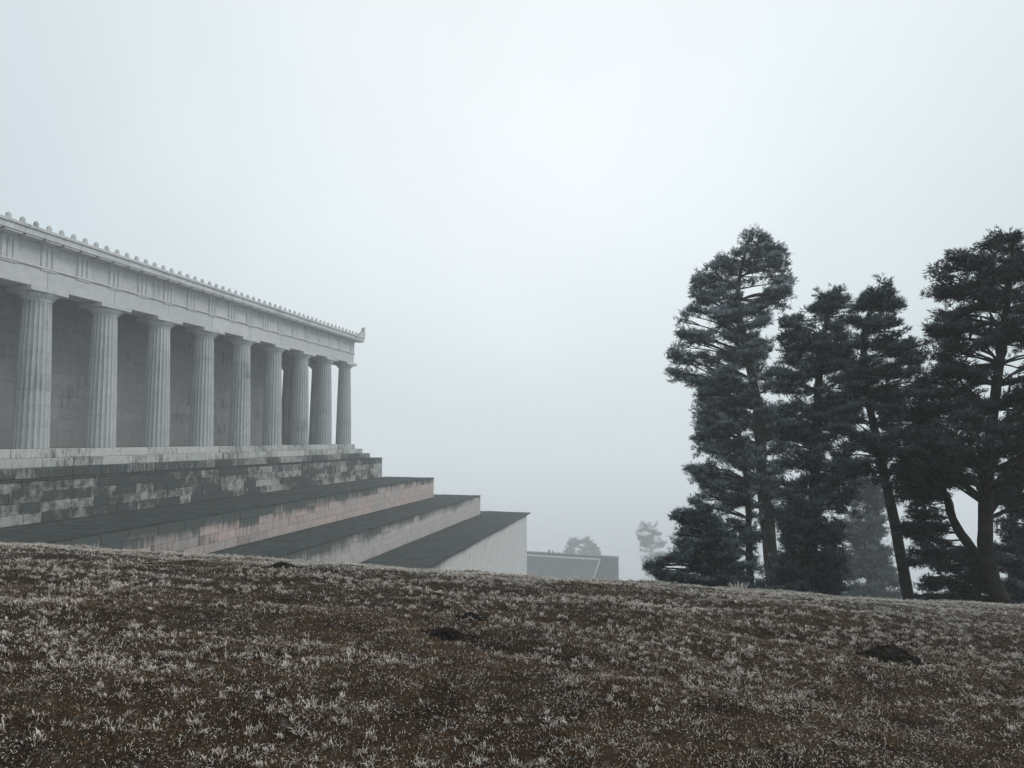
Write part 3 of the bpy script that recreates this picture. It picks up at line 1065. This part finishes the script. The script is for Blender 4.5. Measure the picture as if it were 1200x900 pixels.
    for k, (v, q_, l) in enumerate(branches):
        link('branch', mesh_quads('branch', v, q_), M['bark'], parent=root)
    return root, n

GT = 'dark pines standing beyond the hill crest'
tot = 0
# 1 tall pine at the left of the group
_, n = make_tree('pine_tree', 'tallest pine, at the left of the group, with a ragged top leaning right', 'pine', 29,
    [(908, 705, 0), (900, 620, 0), (893, 560, 0), (889, 490, 0), (879, 430, 0), (867, 375, 0), (866, 330, 0), (880, 272, 0)], .40,
    [(268, 876, 892), (282, 868, 905), (296, 850, 917), (308, 802, 918), (340, 802, 926), (358, 808, 918), (378, 794, 902), (398, 792, 905), (418, 772, 908), (432, 774, 915), (446, 810, 925), (480, 806, 925), (520, 808, 925), (560, 816, 920), (590, 822, 915)],
    120, .80, .24, 32, 11, group=GT, edge=.6, frost=1.0, gaps=.34, droop=.9, clear=.55)
tot += n
# 2 thinner pine beside it
_, n = make_tree('pine_tree', 'slim pine with a thin straight trunk close to the left of the thickest leaning trunk', 'pine', 27,
    [(879, 705, 0), (878, 640, 0), (875, 560, 0), (862, 490, 0), (850, 440, 0)], .19,
    [(430, 838, 865), (455, 822, 880), (500, 812, 885), (545, 818, 880), (590, 815, 890), (630, 806, 900), (660, 812, 900), (692, 815, 905)],
    62, .75, .22, 30, 12, group=GT, edge=.55, frost=.8, gaps=.4, droop=.6, clear=.4)
tot += n
# 3 low bushy spruce at the left foot
_, n = make_tree('spruce_tree', 'low dark spruce with drooping tiers at the left foot of the pines', 'spruce', 21,
    [(832, 705, 0), (830, 660, 0), (826, 620, 0), (820, 592, 0)], .13,
    [(590, 814, 832), (604, 790, 846), (612, 806, 850), (628, 790, 858), (640, 786, 862), (652, 774, 868), (662, 757, 872), (676, 764, 880), (690, 776, 885)],
    78, .40, .16, 34, 55, group=GT, edge=.66, flat=.22, rise=.1, frost=.5, gaps=.3, droop=.5)
tot += n
# 4 pine in the middle
_, n = make_tree('pine_tree', 'bushy round-topped pine between the tallest pine and the one with the leaning trunk', 'pine', 23.5,
    [(950, 712, 0), (952, 640, 0), (956, 540, 0), (960, 440, 0), (968, 380, 0), (976, 342, 0)], .26,
    [(336, 962, 990), (346, 942, 1000), (356, 926, 1004), (368, 914, 1010), (400, 918, 1015), (450, 914, 1020), (500, 906, 1015), (550, 905, 1005), (600, 905, 1000), (650, 905, 996), (690, 905, 990)],
    118, .74, .22, 32, 46, group=GT, edge=.55, frost=.5, gaps=.38, droop=.4, clear=.3)
tot += n
# 5 leaning-trunk pine
_, n = make_tree('pine_tree', 'pine with a bare dark trunk leaning left and a tiered airy crown', 'pine', 20.5,
    [(1066, 708, 0), (1050, 620, 0), (1034, 545, 0), (1018, 470, 0), (1012, 400, 0), (1022, 360, 0), (1036, 335, 0)], .175,
    [(330, 1026, 1050), (342, 1004, 1056), (362, 992, 1072), (382, 990, 1066), (400, 985, 1068), (420, 980, 1082), (450, 972, 1090), (490, 970, 1100), (530, 975, 1105), (562, 990, 1095)],
    74, .66, .19, 32, 15, group=GT, edge=.55, flat=.28, frost=.4, gaps=.45, droop=.2, clear=.3)
tot += n
# 6 forked pine at the right edge
_, n = make_tree('pine_tree', 'largest darkest pine at the right edge, with a forked trunk and broad crown', 'pine', 16.5,
    [(1190, 735, 0), (1166, 690, 0), (1156, 650, 0), (1155, 600, 0), (1160, 520, 0), (1172, 420, 0), (1182, 340, 0), (1188, 275, 0)], .21,
    [(264, 1180, 1194), (278, 1160, 1200), (296, 1118, 1215), (312, 1090, 1225), (330, 1098, 1235), (350, 1092, 1245), (380, 1088, 1260), (405, 1092, 1270), (424, 1096, 1275), (450, 1062, 1280), (500, 1052, 1285), (540, 1056, 1285), (565, 1085, 1285)],
    118, .66, .165, 24, 16, 'needle_brown', group=GT, edge=.55, frost=.5, gaps=.36, droop=.4)
tot += n
# its low limb with drooping foliage
_, n = make_tree('pine_tree', 'low crooked pine under the big right-hand one, thick bent stem sprawling to the left', 'pine', 17.5,
    [(1172, 712, 0), (1162, 672, 0), (1140, 645, -.1), (1118, 612, -.2), (1108, 580, -.2), (1085, 552, -.1), (1062, 540, 0)], .17,
    [(536, 1036, 1120), (566, 1044, 1112), (582, 1056, 1118), (632, 1058, 1116), (642, 1056, 1140), (662, 1058, 1160), (685, 1062, 1170), (712, 1072, 1180)],
    60, .46, .15, 30, 17, 'needle_brown', group=GT, edge=.5, frost=.3, gaps=.4, rise=.15, droop=.3, limb=.45)
tot += n
# dark spruce at the far right foot
_, n = make_tree('spruce_tree', 'dense dark spruce at the right border behind the forked trunk', 'spruce', 19,
    [(1205, 735, 0), (1206, 640, 0), (1208, 540, 0), (1210, 490, 0)], .16,
    [(490, 1200, 1220), (540, 1180, 1235), (600, 1172, 1245), (660, 1168, 1250), (718, 1166, 1255)],
    52, .62, .18, 34, 18, group=GT, edge=.5, flat=.3, rise=.2, frost=.5)
tot += n
# bluish conifer further back
_, n = make_tree('spruce_tree', 'grey hazy rounded spruce further back, seen behind the leaning bare trunk', 'spruce', 36,
    [(1018, 712, 0), (1018, 640, 0), (1016, 560, 0)], .2,
    [(545, 1005, 1026), (575, 992, 1038), (610, 988, 1046), (650, 986, 1050), (700, 984, 1052)],
    60, .95, .30, 34, 19, group=GT, edge=.5, flat=.5, rise=.3, frost=.5)
tot += n
# understory at the feet of the middle pines
_, n = make_tree('spruce_tree', 'low dark young spruce filling the foot of the middle pines', 'spruce', 22,
    [(945, 716, 0), (945, 660, 0), (943, 600, 0)], .1,
    [(590, 930, 955), (620, 915, 975), (660, 908, 985), (700, 905, 990)],
    36, .62, .2, 32, 20, group=GT, edge=.5, flat=.3, rise=.1, frost=.25)
tot += n
# far trees in the fog
_, n = make_tree('tree', 'faint bare-looking tree almost lost in the fog left of the pines', 'tree', 200,
    [(764, 700, 0), (763, 660, 0), (760, 620, 0)], .3,
    [(612, 752, 768), (625, 744, 778), (645, 748, 786), (665, 752, 790), (690, 756, 788)],
    74, 2.4, .5, 9, 21, 'leaf_far', edge=.55, flat=.7, frost=.5)
tot += n
_, n = make_tree('tree', 'round-headed dim tree rising behind the hazy lower terrace', 'tree', 230,
    [(682, 680, 0), (682, 660, 0), (682, 640, 0)], .4,
    [(631, 670, 692), (637, 663, 699), (645, 661, 703), (656, 660, 706), (668, 662, 706)],
    90, 2.1, .6, 26, 22, 'leaf_far', edge=.6, flat=.8, frost=.2)
tot += n
print('crown triangles', tot)
print('grass', len(bpy.data.objects['grass'].data.polygons)*1.5); print('all triangles', sum(sum(len(p.vertices) - 2 for p in o.data.polygons) for o in COL.objects if o.type == 'MESH' and not o.name.startswith(('crown', 'grass'))))

# ------------------------------------------------------------------ frosted weeds on the crest
def weed(px, py, label, n, h, seed):
    rg = np.random.default_rng(seed)
    d, w = hit_ground(px, py)
    c = to_world(d, w, float(hz(d, w)) - .01)
    V, Q, off = [], [], 0
    for i in range(n):
        a = rg.random() * 6.28; r_ = .09 * math.sqrt(rg.random())
        b0 = np.array([math.cos(a) * r_ * 1.5, math.sin(a) * r_, 0])
        L = h * (.45 + .6 * rg.random())
        ln = .25 + .4 * rg.random()
        e_ = b0 + np.array([math.cos(a) * ln * L, math.sin(a) * ln * L, L])
        m_ = (b0 + e_) / 2 + np.array([0, 0, .08 * L])
        v, q = tube(np.array([b0, m_, e_]), [.005, .005, .0025], 3)
        V.append(v); Q.append(q + off); off += len(v)
        for _ in range(3):
            t = .35 + .6 * rg.random()
            s0 = b0 * (1 - t) + e_ * t
            e2 = s0 + (rg.random(3) - np.array([.5, .5, .1])) * L * .35
            v, q = tube(np.array([s0, e2]), [.004, .002], 3)
            V.append(v); Q.append(q + off); off += len(v)
    me = mesh_quads('frosted_weed', np.vstack(V), np.vstack(Q))
    ca = me.color_attributes.new('tone', 'FLOAT_COLOR', 'POINT')
    cc = np.tile(np.array([.6, .75, 0, 1], np.float32), (len(me.vertices), 1))
    ca.data.foreach_set('color', cc.ravel())
    o = link('frosted_weed', me, M['grass'], loc=c)
    tag(o, label, 'weed', 'frosted weeds on the hill crest')
weed(113, 641, 'white rimed weed clump on the crest below the pinkish terrace wall, at the left', 26, .16, 31)
weed(866, 690, 'spiky frosted weeds on the crest at the foot of the thin pine trunk', 24, .15, 32)
weed(285, 650, 'small frosted weed on the crest beside the start of the middle dark ledge', 12, .11, 33)

# ------------------------------------------------------------------ haze
hz_me = box_mesh(3000, 3600, 110, M['core'], 0).copy()
hz_me.materials.clear()
hm = bpy.data.materials.new('fog')
hm.use_nodes = True
hn = hm.node_tree
hn.nodes.clear()
ho = hn.nodes.new('ShaderNodeOutputMaterial')
hv = hn.nodes.new('ShaderNodeVolumePrincipled')
hv.inputs['Color'].default_value = (.982, .992, 1.0, 1)
hv.inputs['Density'].default_value = HAZE_DENSITY
hv.inputs['Anisotropy'].default_value = 0.0
hn.links.new(hv.outputs[0], ho.inputs['Volume'])
hz_me.materials.append(hm)
TOP = 21.0
zs_ = [v.co.z for o in COL.objects if o.name == 'ground' for v in o.data.vertices]
BOT = min(zs_) - 1.0
xs_ = [v.co for o in COL.objects if o.name == 'ground' for v in o.data.vertices]
ex = max(max(abs(c.x), abs(c.y)) for c in xs_) + 5
V = [(x, y, z) for z in (BOT, TOP) for x, y in ((-ex, -ex), (ex, -ex), (ex, ex), (-ex, ex))]
hme = bpy.data.meshes.new('haze')
hme.from_pydata(V, [], [(0, 3, 2, 1), (4, 5, 6, 7), (0, 1, 5, 4), (1, 2, 6, 5), (2, 3, 7, 6), (3, 0, 4, 7)])
hme.materials.append(hm)
ho_ = bpy.data.objects.new('haze', hme)
COL.objects.link(ho_)
tag(ho_, 'pale grey fog filling the whole hillside', 'fog', kind='stuff')
